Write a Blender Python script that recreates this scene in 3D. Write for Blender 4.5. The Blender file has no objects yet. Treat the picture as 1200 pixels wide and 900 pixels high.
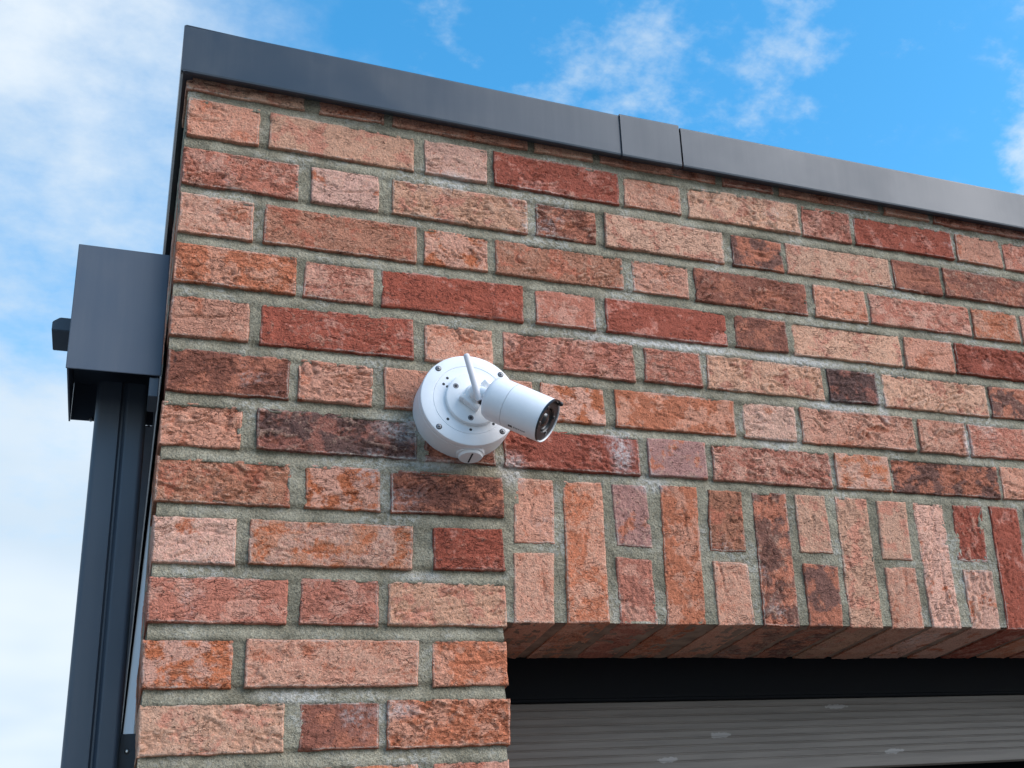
import bpy, bmesh, math, random
import numpy as np
from mathutils import Vector, Matrix

# ------------------------------------------------------------------ camera, sky, sun, exposure
scene = bpy.context.scene
C = scene.collection

cam_data = bpy.data.cameras.new("camera")
cam = bpy.data.objects.new("camera", cam_data)
C.objects.link(cam)
Rm = ((0.8935328968628574, -0.43608064174454514, -0.10692350592583674),
      (0.0743682515002736, 0.37858861402068616, -0.9225725036562936),
      (0.4427960313650054, 0.8163971675780436, 0.37071193584485457))
rot = Matrix((Rm[0], [-v for v in Rm[1]], [-v for v in Rm[2]])).transposed()
cam.matrix_world = Matrix.Translation((-0.02644, -1.62207, 1.74648)) @ rot.to_4x4()
cam_data.sensor_width = 36.0
cam_data.lens = 44.632
cam_data.shift_x = -0.24793
cam_data.shift_y = 0.05330
cam_data.clip_start = 0.01
cam_data.clip_end = 2000.0
scene.camera = cam

SUN_DIR = Vector((0.62, -0.45, 0.64)).normalized()      # from the scene towards the veiled sun
SUN_EL = math.asin(SUN_DIR.z)
SUN_ROT = math.atan2(SUN_DIR.x, SUN_DIR.y)

world = bpy.data.worlds.new("World")
scene.world = world
world.use_nodes = True


def build_sky():
    nt = world.node_tree
    N, L = nt.nodes, nt.links
    N.clear()
    out = N.new("ShaderNodeOutputWorld")
    bg = N.new("ShaderNodeBackground")
    bg.inputs["Strength"].default_value = 0.10
    L.new(bg.outputs[0], out.inputs[0])
    sky = N.new("ShaderNodeTexSky")
    sky.sky_type = 'NISHITA'
    sky.sun_disc = False
    sky.sun_elevation = SUN_EL
    sky.sun_rotation = SUN_ROT
    sky.air_density = 1.0
    sky.dust_density = 0.6
    sky.ozone_density = 1.0
    hs = N.new("ShaderNodeHueSaturation")
    hs.inputs["Hue"].default_value = 0.487
    hs.inputs["Saturation"].default_value = 1.40
    hs.inputs["Value"].default_value = 1.34
    L.new(sky.outputs[0], hs.inputs["Color"])
    tc = N.new("ShaderNodeTexCoord")

    def vm(op, a, b=None):
        n = N.new("ShaderNodeVectorMath"); n.operation = op
        for i, v in enumerate((a, b)):
            if v is None: continue
            if isinstance(v, (tuple, list)): n.inputs[i].default_value = v
            else: L.new(v, n.inputs[i])
        return n

    def mm(op, a, b=None, clamp=False):
        n = N.new("ShaderNodeMath"); n.operation = op; n.use_clamp = clamp
        for i, v in enumerate((a, b)):
            if v is None: continue
            if isinstance(v, (int, float)): n.inputs[i].default_value = v
            else: L.new(v, n.inputs[i])
        return n.outputs[0]

    def mr(v, a, b, c=0.0, d=1.0):
        n = N.new("ShaderNodeMapRange"); n.interpolation_type = 'SMOOTHSTEP'
        L.new(v, n.inputs[0])
        for i, q in enumerate((a, b, c, d)): n.inputs[i + 1].default_value = q
        return n.outputs[0]

    d = tc.outputs["Generated"]
    sep = N.new("ShaderNodeSeparateXYZ"); L.new(d, sep.inputs[0])
    den = mm('ADD', mm('ABSOLUTE', sep.outputs[2]), 0.22)
    px = mm('DIVIDE', sep.outputs[0], den); py = mm('DIVIDE', sep.outputs[1], den)
    com = N.new("ShaderNodeCombineXYZ"); L.new(px, com.inputs[0]); L.new(py, com.inputs[1])

    def noise(vec, scale, detail, rough, dist=0.0, off=(0, 0, 0)):
        a = vm('ADD', vec, off)
        n = N.new("ShaderNodeTexNoise")
        n.inputs["Scale"].default_value = scale
        n.inputs["Detail"].default_value = detail
        n.inputs["Roughness"].default_value = rough
        n.inputs["Distortion"].default_value = dist
        L.new(a.outputs[0], n.inputs["Vector"])
        return n.outputs[0]

    n_big = noise(com.outputs[0], 2.2, 3, 0.5, 0.0, (3.1, 7.7, 0))
    n_puff = noise(com.outputs[0], 13.0, 5, 0.60, 0.0, (11.3, 2.4, 0))
    n_fine = noise(com.outputs[0], 30.0, 4, 0.6, 0.0, (1.3, 5.4, 2.0))

    def blob(dirv, c0, c1, amp):
        v = Vector(dirv).normalized()
        n = vm('DOT_PRODUCT', d, tuple(v))
        return mr(n.outputs["Value"], math.cos(math.radians(c0)), math.cos(math.radians(c1)), 0.0, amp)

    # soft veil: thick towards the horizon and on the hazy side of the sky
    veil = mr(sep.outputs[2], 0.52, 0.20, 0.0, 0.78)
    veil = mm('ADD', veil, blob((-0.40, 0.86, 0.52), 36, 8, 0.74))
    veil = mm('ADD', veil, mm('MULTIPLY', mm('SUBTRACT', n_big, 0.5), 1.5))
    veil = mm('ADD', veil, mm('MULTIPLY', mm('SUBTRACT', n_puff, 0.5), 0.85))
    veil = mr(veil, 0.03, 0.98, 0.0, 0.96)
    # broken small cumulus
    bias = blob((0.2395, 0.7403, 0.6282), 6, 0.5, 0.05)
    for dv, a, b, amp in (((0.300, 0.735, 0.607), 5, .4, .17), ((0.385, 0.680, 0.625), 6, .4, .19),
                          ((0.596, 0.598, 0.545), 3.5, 0.2, .24), ((0.178, 0.743, 0.645), 2.0, .3, .12),
                          ((0.612, 0.602, 0.525), 3.5, .2, .22)):
        bias = mm('ADD', bias, blob(dv, a, b, amp))
    away = blob((0.30, 0.72, 0.62), 44, 24, -0.11)       # mostly clear around the wisps, scattered cloud elsewhere
    pv = mm('ADD', n_puff, bias)
    pv = mm('ADD', pv, away)
    pv = mm('ADD', pv, mm('MULTIPLY', mm('SUBTRACT', n_fine, 0.5), 0.50))
    puff = mr(pv, 0.47, 0.92, 0.0, 0.70)
    one = mm('SUBTRACT', 1.0, mm('MULTIPLY', mm('SUBTRACT', 1.0, veil), mm('SUBTRACT', 1.0, puff)))
    ccol = N.new("ShaderNodeMix"); ccol.data_type = 'RGBA'
    ccol.inputs[6].default_value = (2.85, 3.42, 3.98, 1)
    ccol.inputs[7].default_value = (3.65, 4.02, 4.36, 1)
    L.new(mr(n_big, 0.35, 0.65), ccol.inputs[0])
    mix = N.new("ShaderNodeMix"); mix.data_type = 'RGBA'
    L.new(one, mix.inputs[0])
    L.new(hs.outputs[0], mix.inputs[6])
    L.new(ccol.outputs[2], mix.inputs[7])
    L.new(mix.outputs[2], bg.inputs[0])


build_sky()

sun_data = bpy.data.lights.new("sun", 'SUN')
sun_data.energy = 1.5
sun_data.angle = math.radians(55)
sun_data.color = (1.0, 0.975, 0.945)
sun = bpy.data.objects.new("sun", sun_data)
C.objects.link(sun)
sun.rotation_euler = SUN_DIR.to_track_quat('Z', 'Y').to_euler()

scene.render.engine = 'CYCLES'
scene.view_settings.view_transform = 'Standard'
scene.view_settings.look = 'None'
scene.view_settings.exposure = 1.24
scene.view_settings.gamma = 1.0
scene.view_settings.use_curve_mapping = False
scene.cycles.max_bounces = 4
scene.cycles.diffuse_bounces = 3

# ------------------------------------------------------------------ small helpers
RNG = np.random.default_rng(7)


def _hash(ix, iy, s):
    h = (ix.astype(np.int64) * 374761393 + iy.astype(np.int64) * 668265263 + int(s) * 974634777) & 0x7fffffff
    h = ((h ^ (h >> 13)) * 1274126177) & 0x7fffffff
    h = h ^ (h >> 16)
    return (h & 0xffff) / 65535.0 * 2 * math.pi


def perlin(x, y, s=0):
    """2-D gradient noise, about -0.7 .. 0.7"""
    x = np.asarray(x, float); y = np.asarray(y, float)
    x0 = np.floor(x); y0 = np.floor(y)
    fx = x - x0; fy = y - y0
    u = fx * fx * fx * (fx * (fx * 6 - 15) + 10); v = fy * fy * fy * (fy * (fy * 6 - 15) + 10)

    def g(ix, iy, dx, dy):
        a = _hash(ix, iy, s)
        return np.cos(a) * dx + np.sin(a) * dy
    a = g(x0, y0, fx, fy); b = g(x0 + 1, y0, fx - 1, fy)
    c = g(x0, y0 + 1, fx, fy - 1); d = g(x0 + 1, y0 + 1, fx - 1, fy - 1)
    return (a + (b - a) * u) * (1 - v) + (c + (d - c) * u) * v


def sstep(a, b, x):
    t = np.clip((x - a) / (b - a), 0, 1)
    return t * t * (3 - 2 * t)


def mesh_np(name, verts, quads, smooth=True, tris=None):
    me = bpy.data.meshes.new(name)
    verts = np.asarray(verts, np.float32); quads = np.asarray(quads, np.int32)
    nq = len(quads)
    me.vertices.add(len(verts)); me.vertices.foreach_set("co", verts.ravel())
    me.loops.add(nq * 4); me.loops.foreach_set("vertex_index", quads.ravel())
    me.polygons.add(nq)
    me.polygons.foreach_set("loop_start", np.arange(0, nq * 4, 4, dtype=np.int32))
    me.polygons.foreach_set("loop_total", np.full(nq, 4, np.int32))
    me.polygons.foreach_set("use_smooth", np.full(nq, smooth, bool))
    me.update(calc_edges=True); me.validate()
    return me


def put(name, me, mat, parent=None, loc=(0, 0, 0)):
    o = bpy.data.objects.new(name, me)
    C.objects.link(o)
    if mat is not None and not me.materials:
        me.materials.append(mat)
    o.location = loc
    if parent is not None:
        o.parent = parent
    return o


def thing(name, label, cat, loc=(0, 0, 0), group=None):
    o = bpy.data.objects.new(name, None)
    C.objects.link(o)
    o.location = loc
    o.empty_display_size = 0.05
    o["label"] = label
    o["category"] = cat
    o["kind"] = "thing"
    if group: o["group"] = group
    return o


def bm_obj(name, bm, mat, parent=None, loc=(0, 0, 0), smooth=None):
    me = bpy.data.meshes.new(name)
    bm.normal_update()
    bm.to_mesh(me); bm.free()
    if smooth is not None:
        me.polygons.foreach_set("use_smooth", [True] * len(me.polygons))
        if smooth < 180:
            me.set_sharp_from_angle(angle=math.radians(smooth))
    return put(name, me, mat, parent, loc)


def add_box(bm, lo, hi, bevel=0.0, seg=2):
    vs = [bm.verts.new((x, y, z)) for x in (lo[0], hi[0]) for y in (lo[1], hi[1]) for z in (lo[2], hi[2])]
    idx = ((0, 1, 3, 2), (4, 6, 7, 5), (0, 4, 5, 1), (2, 3, 7, 6), (0, 2, 6, 4), (1, 5, 7, 3))
    fs = [bm.faces.new([vs[i] for i in f]) for f in idx]
    if bevel > 0:
        es = list({e for f in fs for e in f.edges})
        bmesh.ops.bevel(bm, geom=es, offset=bevel, segments=seg, affect='EDGES', profile=0.5)


def add_lathe(bm, prof, M, seg=48):
    """profile (r, h) turned around local Z, placed by matrix M"""
    rings = []
    for r, h in prof:
        if r < 1e-6:
            rings.append([bm.verts.new(M @ Vector((0, 0, h)))])
        else:
            rings.append([bm.verts.new(M @ Vector((r * math.cos(2 * math.pi * i / seg), r * math.sin(2 * math.pi * i / seg), h))) for i in range(seg)])
    for a, b in zip(rings, rings[1:]):
        for i in range(seg):
            j = (i + 1) % seg
            if len(a) == 1 and len(b) == 1: continue
            if len(a) == 1: bm.faces.new((a[0], b[j], b[i]))
            elif len(b) == 1: bm.faces.new((a[i], a[j], b[0]))
            else: bm.faces.new((a[i], a[j], b[j], b[i]))
    bmesh.ops.recalc_face_normals(bm, faces=bm.faces[:])


def add_tube(bm, pts, rad, seg=12):
    pts = [Vector(p) for p in pts]
    rads = rad if isinstance(rad, (list, tuple)) else [rad] * len(pts)
    rings = []
    up = Vector((0, 0, 1))
    for i, p in enumerate(pts):
        t = (pts[min(i + 1, len(pts) - 1)] - pts[max(i - 1, 0)]).normalized()
        a = t.cross(up)
        if a.length < 0.1: a = t.cross(Vector((1, 0, 0)))
        a.normalize(); b = t.cross(a).normalized()
        rings.append([bm.verts.new(p + rads[i] * (math.cos(2 * math.pi * k / seg) * a + math.sin(2 * math.pi * k / seg) * b)) for k in range(seg)])
    for r0, r1 in zip(rings, rings[1:]):
        for k in range(seg):
            bm.faces.new((r0[k], r0[(k + 1) % seg], r1[(k + 1) % seg], r1[k]))
    bm.faces.new(rings[0][::-1]); bm.faces.new(rings[-1])
    bmesh.ops.recalc_face_normals(bm, faces=bm.faces[:])


def frame(origin, zdir, xhint=(1, 0, 0)):
    z = Vector(zdir).normalized(); x = Vector(xhint)
    x = (x - z * x.dot(z)).normalized(); y = z.cross(x)
    M = Matrix((x, y, z)).transposed().to_4x4()
    return Matrix.Translation(origin) @ M


# ------------------------------------------------------------------ materials
class NT:
    def __init__(self, name):
        self.m = bpy.data.materials.new(name)
        self.m.use_nodes = True
        self.t = self.m.node_tree
        self.N, self.L = self.t.nodes, self.t.links
        self.b = self.N["Principled BSDF"]

    def n(self, typ, **kw):
        o = self.N.new(typ)
        for k, v in kw.items(): setattr(o, k, v)
        return o

    def link(self, a, b): self.L.new(a, b)

    def setin(self, node, key, v):
        if isinstance(v, (int, float, tuple, list)): node.inputs[key].default_value = v
        else: self.L.new(v, node.inputs[key])

    def math(self, op, a, b=0.0, clamp=False):
        o = self.n("ShaderNodeMath", operation=op, use_clamp=clamp)
        self.setin(o, 0, a); self.setin(o, 1, b)
        return o.outputs[0]

    def vadd(self, a, b, op='ADD'):
        o = self.n("ShaderNodeVectorMath", operation=op)
        self.setin(o, 0, a); self.setin(o, 1, b)
        return o.outputs[0]

    def noise(self, vec, scale, detail=3, rough=0.5, dist=0.0, typ='FBM'):
        o = self.n("ShaderNodeTexNoise", noise_type=typ)
        self.L.new(vec, o.inputs["Vector"])
        for k, v in (("Scale", scale), ("Detail", detail), ("Roughness", rough), ("Distortion", dist)): o.inputs[k].default_value = v
        return o.outputs[0]

    def mr(self, v, a, b, c=0.0, d=1.0, smooth=True):
        o = self.n("ShaderNodeMapRange", interpolation_type='SMOOTHSTEP' if smooth else 'LINEAR')
        self.setin(o, 0, v)
        for i, q in enumerate((a, b, c, d)): self.setin(o, i + 1, q)
        return o.outputs[0]

    def mix(self, f, a, b, blend='MIX'):
        o = self.n("ShaderNodeMix", data_type='RGBA', blend_type=blend)
        self.setin(o, 0, f); self.setin(o, 6, a); self.setin(o, 7, b)
        return o.outputs[2]

    def bump(self, h, strength, dist):
        o = self.n("ShaderNodeBump")
        o.inputs["Strength"].default_value = strength
        o.inputs["Distance"].default_value = dist
        self.L.new(h, o.inputs["Height"])
        self.L.new(o.outputs[0], self.b.inputs["Normal"])
        return o

    def base(self, c): self.setin(self.b, "Base Color", c)
    def rough(self, v): self.setin(self.b, "Roughness", v)


STAINS = ((0.300, 2.452, .045, .020, .55), (0.335, 2.405, .060, .010, .6), (0.612, 2.440, .020, .040, .6), (0.447, 2.402, .022, .030, .7),
          (0.700, 2.630, .160, .010, .75), (0.930, 2.628, .110, .012, .7), (0.985, 2.552, .060, .012, .7), (1.082, 2.560, .012, .035, .6),
          (1.243, 2.500, .010, .030, .7), (0.655, 2.395, .030, .016, .6), (0.165, 2.090, .045, .010, .6), (0.320, 2.245, .040, .009, .5),
          (0.372, 2.865, .035, .018, .5), (0.290, 2.070, .030, .012, .5), (0.870, 2.475, .040, .010, .6))


def lime_stains(k, p, col, grain):
    m = None
    for cx, cz, rx, rz, a in STAINS:
        q = k.vadd(k.vadd(p, (cx, 0.0, cz), 'SUBTRACT'), (1 / rx, 0.0, 1 / rz), 'MULTIPLY')
        ln = k.n("ShaderNodeVectorMath", operation='LENGTH'); k.link(q, ln.inputs[0])
        f = k.mr(ln.outputs["Value"], 1.3, 0.25, 0.0, a)
        m = f if m is None else k.math('MAXIMUM', m, f)
    m = k.math('MULTIPLY', m, k.mr(grain, 0.28, 0.66))
    return k.mix(m, col, (0.70, 0.66, 0.62, 1))


def brick_material():
    k = NT("brick_clay")
    geo = k.n("ShaderNodeNewGeometry"); oi = k.n("ShaderNodeObjectInfo")
    off = k.n("ShaderNodeCombineXYZ")
    k.link(k.math('MULTIPLY', oi.outputs["Random"], 37.0), off.inputs[0])
    k.link(k.math('MULTIPLY', oi.outputs["Random"], 91.0), off.inputs[2])
    pos = geo.outputs["Position"]
    p = k.vadd(pos, off.outputs[0])
    t1 = k.n("ShaderNodeAttribute", attribute_name="tone"); t2 = k.n("ShaderNodeAttribute", attribute_name="tone_two")
    # second clay colour in patches; its share sits in the alpha
    blot = k.noise(p, 26, 4, 0.66)
    thr = k.math('SUBTRACT', 0.74, k.math('MULTIPLY', t1.outputs["Alpha"], 0.48))
    m2 = k.mr(k.math('SUBTRACT', blot, thr), -0.035, 0.045)
    col = k.mix(m2, t1.outputs["Color"], t2.outputs["Color"])
    # pale sanded skin from the mould, standing on the raised clay and torn off elsewhere
    rel = k.n("ShaderNodeAttribute", attribute_name="relief")
    skin = k.noise(p, 80, 4, 0.76, 1.0)
    skv = k.math('ADD', skin, k.math('MULTIPLY', rel.outputs["Fac"], 0.085))
    rnd = oi.outputs["Random"]
    va = k.math('FRACT', k.math('MULTIPLY', rnd, 7.31)); vb = k.math('FRACT', k.math('MULTIPLY', rnd, 13.77)); vc = k.math('FRACT', k.math('MULTIPLY', rnd, 29.13))
    ms = k.mr(k.math('ADD', skv, k.math('MULTIPLY', k.math('SUBTRACT', va, 0.5), 0.20)), 0.46, 0.61)
    pale = k.mix(0.52, col, (0.610, 0.385, 0.270, 1))
    col = k.mix(k.math('MULTIPLY', ms, 0.62), col, pale)
    # hair creases: bare redder clay, with crease shade painted into the colour
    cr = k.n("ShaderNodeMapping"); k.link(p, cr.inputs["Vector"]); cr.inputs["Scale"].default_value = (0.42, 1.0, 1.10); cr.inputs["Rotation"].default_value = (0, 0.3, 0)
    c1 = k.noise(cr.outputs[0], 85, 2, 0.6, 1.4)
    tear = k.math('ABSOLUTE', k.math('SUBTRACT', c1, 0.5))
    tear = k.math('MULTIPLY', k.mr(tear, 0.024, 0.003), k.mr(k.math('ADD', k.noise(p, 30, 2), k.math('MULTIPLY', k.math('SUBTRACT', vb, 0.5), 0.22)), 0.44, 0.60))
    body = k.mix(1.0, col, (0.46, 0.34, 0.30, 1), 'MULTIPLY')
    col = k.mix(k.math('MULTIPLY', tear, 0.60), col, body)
    # fine sand grain
    gr = k.noise(p, 430, 3, 0.7)
    gcol = k.n("ShaderNodeHueSaturation")
    k.link(col, gcol.inputs["Color"])
    k.link(k.mr(gr, 0.30, 0.70, 0.64, 1.36, False), gcol.inputs["Value"])
    col = gcol.outputs[0]
    # burnt specks
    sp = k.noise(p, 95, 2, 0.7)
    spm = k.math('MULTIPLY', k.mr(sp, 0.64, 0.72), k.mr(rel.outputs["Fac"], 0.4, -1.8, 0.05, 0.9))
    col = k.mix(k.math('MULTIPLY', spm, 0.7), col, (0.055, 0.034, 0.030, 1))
    pit = k.noise(p, 230, 2, 0.5)
    col = k.mix(k.math('MULTIPLY', k.mr(pit, 0.66, 0.74), 0.42), col, k.mix(1.0, col, (0.30, 0.20, 0.18, 1), 'MULTIPLY'))  # dark of the tiny pits painted into the colour as shade
    # lime bloom and white splashes (positions follow the wall, not the bricks)
    ef = k.noise(pos, 9.0, 3, 0.62); ef2 = k.noise(pos, 130, 3, 0.7)
    efm = k.math('MULTIPLY', k.mr(ef, 0.58, 0.72), k.mr(ef2, 0.42, 0.66))
    col = k.mix(k.math('MULTIPLY', efm, 0.40), col, (0.62, 0.58, 0.55, 1))
    ed = k.math('MULTIPLY', k.mr(k.math('ADD', t2.outputs["Alpha"], k.math('MULTIPLY', ef2, 0.9)), 0.95, 1.35), k.mr(ef, 0.40, 0.62))
    col = k.mix(k.math('MULTIPLY', ed, 0.60), col, (0.56, 0.51, 0.44, 1))
    col = lime_stains(k, pos, col, ef2)
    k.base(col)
    k.rough(0.92)
    k.b.inputs["Specular IOR Level"].default_value = 0.25
    # fine relief only: grain, pits, hair creases
    hsum = k.math('ADD', k.math('MULTIPLY', gr, 0.6), k.math('MULTIPLY', k.noise(p, 150, 3, 0.66), k.mr(vc, 0.0, 1.0, 0.25, 1.5, False)))
    hsum = k.math('SUBTRACT', k.math('SUBTRACT', hsum, k.mr(pit, 0.63, 0.73, 0.0, 0.9)), k.math('MULTIPLY', tear, 1.0))
    k.bump(hsum, 1.0, 0.0027)
    return k.m


def mortar_material():
    k = NT("lime_mortar")
    geo = k.n("ShaderNodeNewGeometry"); p = geo.outputs["Position"]
    a = k.noise(p, 14, 4, 0.65)
    col = k.mix(k.mr(a, 0.34, 0.66), (0.212, 0.184, 0.128, 1), (0.360, 0.315, 0.228, 1))
    st = k.noise(p, 38, 3, 0.7)
    col = k.mix(k.math('MULTIPLY', k.mr(st, 0.56, 0.70), 0.35), col, (0.150, 0.142, 0.105, 1))
    gr = k.noise(p, 400, 3, 0.75)
    h = k.n("ShaderNodeHueSaturation"); k.link(col, h.inputs["Color"]); k.link(k.mr(gr, 0.30, 0.70, 0.55, 1.45, False), h.inputs["Value"])
    col = h.outputs[0]
    ef = k.noise(p, 9.0, 3, 0.62); ef2 = k.noise(p, 150, 4, 0.72)
    efm = k.math('MULTIPLY', k.mr(ef, 0.47, 0.62), k.mr(ef2, 0.44, 0.60))
    col = k.mix(k.math('MULTIPLY', efm, 0.45), col, (0.62, 0.59, 0.53, 1))
    col = lime_stains(k, p, col, ef2)
    k.base(col); k.rough(0.95)
    k.b.inputs["Specular IOR Level"].default_value = 0.2
    hs = k.math('ADD', k.math('MULTIPLY', gr, 0.5), k.math('MULTIPLY', k.noise(p, 150, 4, 0.74), 1.8))
    k.bump(hs, 1.0, 0.0036)
    return k.m


def coated_metal(name, c, rough=0.42, spec=0.5, metallic=0.0, dirt=0.5):
    k = NT(name)
    geo = k.n("ShaderNodeNewGeometry"); p = geo.outputs["Position"]
    a = k.noise(p, 5.0, 5, 0.6, 0.2)
    mp = k.n("ShaderNodeMapping"); k.link(p, mp.inputs["Vector"]); mp.inputs["Scale"].default_value = (60, 60, 4)
    st = k.noise(mp.outputs[0], 1.0, 4, 0.6)
    dust = k.math('MULTIPLY', k.mr(k.math('ADD', k.math('MULTIPLY', a, 0.6), k.math('MULTIPLY', st, 0.4)), 0.42, 0.68), 0.16 * dirt)
    col = k.mix(dust, (*c, 1), (0.30, 0.29, 0.27, 1))
    scr = k.noise(p, 70, 5, 0.75, 2.5)
    col = k.mix(k.math('MULTIPLY', k.mr(scr, 0.70, 0.76), 0.35 * dirt), col, (0.02, 0.02, 0.022, 1))
    k.base(col)
    k.rough(k.mr(a, 0.3, 0.7, rough - 0.06, rough + 0.10))
    k.b.inputs["Specular IOR Level"].default_value = spec
    k.b.inputs["Metallic"].default_value = metallic
    bn = k.math('ADD', k.math('MULTIPLY', k.noise(p, 7, 2), 1.0), k.math('MULTIPLY', k.noise(p, 900, 2), 0.010))
    k.bump(bn, 0.16, 0.006)
    return k.m


def plain(name, c, rough=0.5, spec=0.5, metallic=0.0, mott=0.05, scale=60):
    k = NT(name)
    geo = k.n("ShaderNodeNewGeometry"); p = geo.outputs["Position"]
    a = k.noise(p, scale, 5, 0.6)
    h = k.n("ShaderNodeHueSaturation"); h.inputs["Color"].default_value = (*c, 1)
    k.link(k.mr(a, 0.3, 0.7, 1 - mott, 1 + mott, False), h.inputs["Value"])
    k.base(h.outputs[0]); k.rough(k.mr(a, 0.3, 0.7, rough - 0.04, rough + 0.05))
    k.b.inputs["Specular IOR Level"].default_value = spec
    k.b.inputs["Metallic"].default_value = metallic
    return k.m


M_BRICK = brick_material()
M_MORTAR = mortar_material()
M_SOFFIT = None
M_COPING = coated_metal("anthracite_coping", (0.026, 0.036, 0.050), 0.34, 0.48, 0.0, 0.35)
M_GUTTER = coated_metal("anthracite_gutter", (0.064, 0.082, 0.112), 0.46, 0.45, 0.0, 0.5)
M_PIPE = coated_metal("anthracite_pipe", (0.050, 0.066, 0.088), 0.42, 0.55, 0.0, 0.4)
M_DARK = plain("dark_underside", (0.018, 0.019, 0.022), 0.6, 0.4, 0, 0.15)
M_FRAME = plain("black_frame", (0.004, 0.005, 0.007), 0.6, 0.15, 0, 0.25, 25)
M_WHITE = plain("white_plastic", (0.83, 0.84, 0.85), 0.38, 0.45, 0, 0.035, 45)
M_WHITE2 = plain("white_painted_metal", (0.82, 0.83, 0.845), 0.34, 0.5, 0, 0.035, 45)
M_ANT = plain("antenna_plastic", (0.70, 0.66, 0.66), 0.55, 0.4, 0, 0.03)
M_HOLE = plain("dark_hole", (0.035, 0.037, 0.042), 0.7, 0.3)
M_SCREW = plain("zinc_screw", (0.20, 0.20, 0.21), 0.45, 0.5, 0.85, 0.1)
M_STEEL = plain("bright_steel", (0.62, 0.62, 0.60), 0.28, 0.5, 0.9, 0.1)
M_BLACKP = plain("black_plastic", (0.012, 0.012, 0.013), 0.3, 0.5)
M_GLASSD = plain("lens_glass", (0.02, 0.018, 0.018), 0.06, 0.8)
M_GREYP = plain("grey_print", (0.16, 0.16, 0.17), 0.5, 0.4)
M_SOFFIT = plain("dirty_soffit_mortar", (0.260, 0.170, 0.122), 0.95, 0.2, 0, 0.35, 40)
M_RENDER = plain("white_render", (0.50, 0.53, 0.56), 0.85, 0.2, 0, 0.05, 90)


def door_material():
    k = NT("grey_door_paint")
    geo = k.n("ShaderNodeNewGeometry"); p = geo.outputs["Position"]
    mp = k.n("ShaderNodeMapping"); k.link(p, mp.inputs["Vector"]); mp.inputs["Scale"].default_value = (3, 3, 60)
    a = k.noise(mp.outputs[0], 2.0, 5, 0.65, 0.3)
    col = k.mix(k.mr(a, 0.35, 0.65), (0.142, 0.120, 0.102, 1), (0.184, 0.157, 0.134, 1))
    nz = k.noise(p, 110, 3, 0.6)
    for cx, cz, rx, rz in ((0.826, 2.063, .022, .0055), (0.733, 2.028, .020, .0055), (1.140, 2.028, .022, .0050), (1.040, 2.104, .026, .0045)):
        q = k.vadd(k.vadd(p, (cx, 0.21, cz), 'SUBTRACT'), (1 / rx, 0.0, 1 / rz), 'MULTIPLY')
        ln = k.n("ShaderNodeVectorMath", operation='LENGTH'); k.link(q, ln.inputs[0])
        f = k.math('MULTIPLY', k.mr(k.math('ADD', ln.outputs["Value"], k.math('MULTIPLY', nz, 1.6)), 1.66, 1.52), 0.42)
        col = k.mix(f, col, (0.46, 0.44, 0.42, 1))
    k.base(col); k.rough(0.5); k.b.inputs["Specular IOR Level"].default_value = 0.35
    return k.m


M_DOOR = door_material()


def ground_material():
    k = NT("paving")
    geo = k.n("ShaderNodeNewGeometry"); p = geo.outputs["Position"]
    br = k.n("ShaderNodeTexBrick"); k.link(p, br.inputs["Vector"])
    br.inputs["Color1"].default_value = (0.15, 0.142, 0.130, 1); br.inputs["Color2"].default_value = (0.11, 0.105, 0.10, 1); br.inputs["Mortar"].default_value = (0.10, 0.095, 0.085, 1)
    br.inputs["Scale"].default_value = 4.8; br.inputs["Mortar Size"].default_value = 0.012
    k.base(k.mix(0.3, br.outputs[0], k.mix(k.noise(p, 3, 6), (0.09, 0.09, 0.085, 1), (0.2, 0.19, 0.18, 1))))
    k.rough(0.9)
    return k.m


# ------------------------------------------------------------------ ground
bm = bmesh.new()
vs = [bm.verts.new(v) for v in ((-400, -400, 0), (400, -400, 0), (400, 400, 0), (-400, 400, 0))]
bm.faces.new(vs)
g = bm_obj("ground", bm, ground_material())
g["kind"] = "structure"

# ------------------------------------------------------------------ brick wall
# clay colours: base, second, share of the second
TONES = {
    'p': ((0.540, 0.242, 0.158), (0.471, 0.163, 0.093), .36),
    'w': ((0.605, 0.325, 0.240), (0.482, 0.148, 0.074), .30),
    'b': ((0.570, 0.300, 0.195), (0.520, 0.215, 0.140), .42),
    'm': ((0.449, 0.158, 0.102), (0.535, 0.246, 0.172), .45),
    'n': ((0.396, 0.163, 0.097), (0.428, 0.138, 0.080), .42),
    'o': ((0.490, 0.158, 0.080), (0.546, 0.241, 0.153), .46),
    'y': ((0.578, 0.281, 0.195), (0.482, 0.143, 0.063), .50),
    'r': ((0.315, 0.078, 0.047), (0.471, 0.177, 0.125), .34),
    'v': ((0.364, 0.182, 0.153), (0.449, 0.148, 0.084), .34),
    'd': ((0.246, 0.087, 0.056), (0.396, 0.138, 0.082), .44),
    'x': ((0.182, 0.079, 0.057), (0.434, 0.150, 0.087), .50),
    'k': ((0.118, 0.059, 0.048), (0.279, 0.103, 0.073), .44),
}
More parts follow.
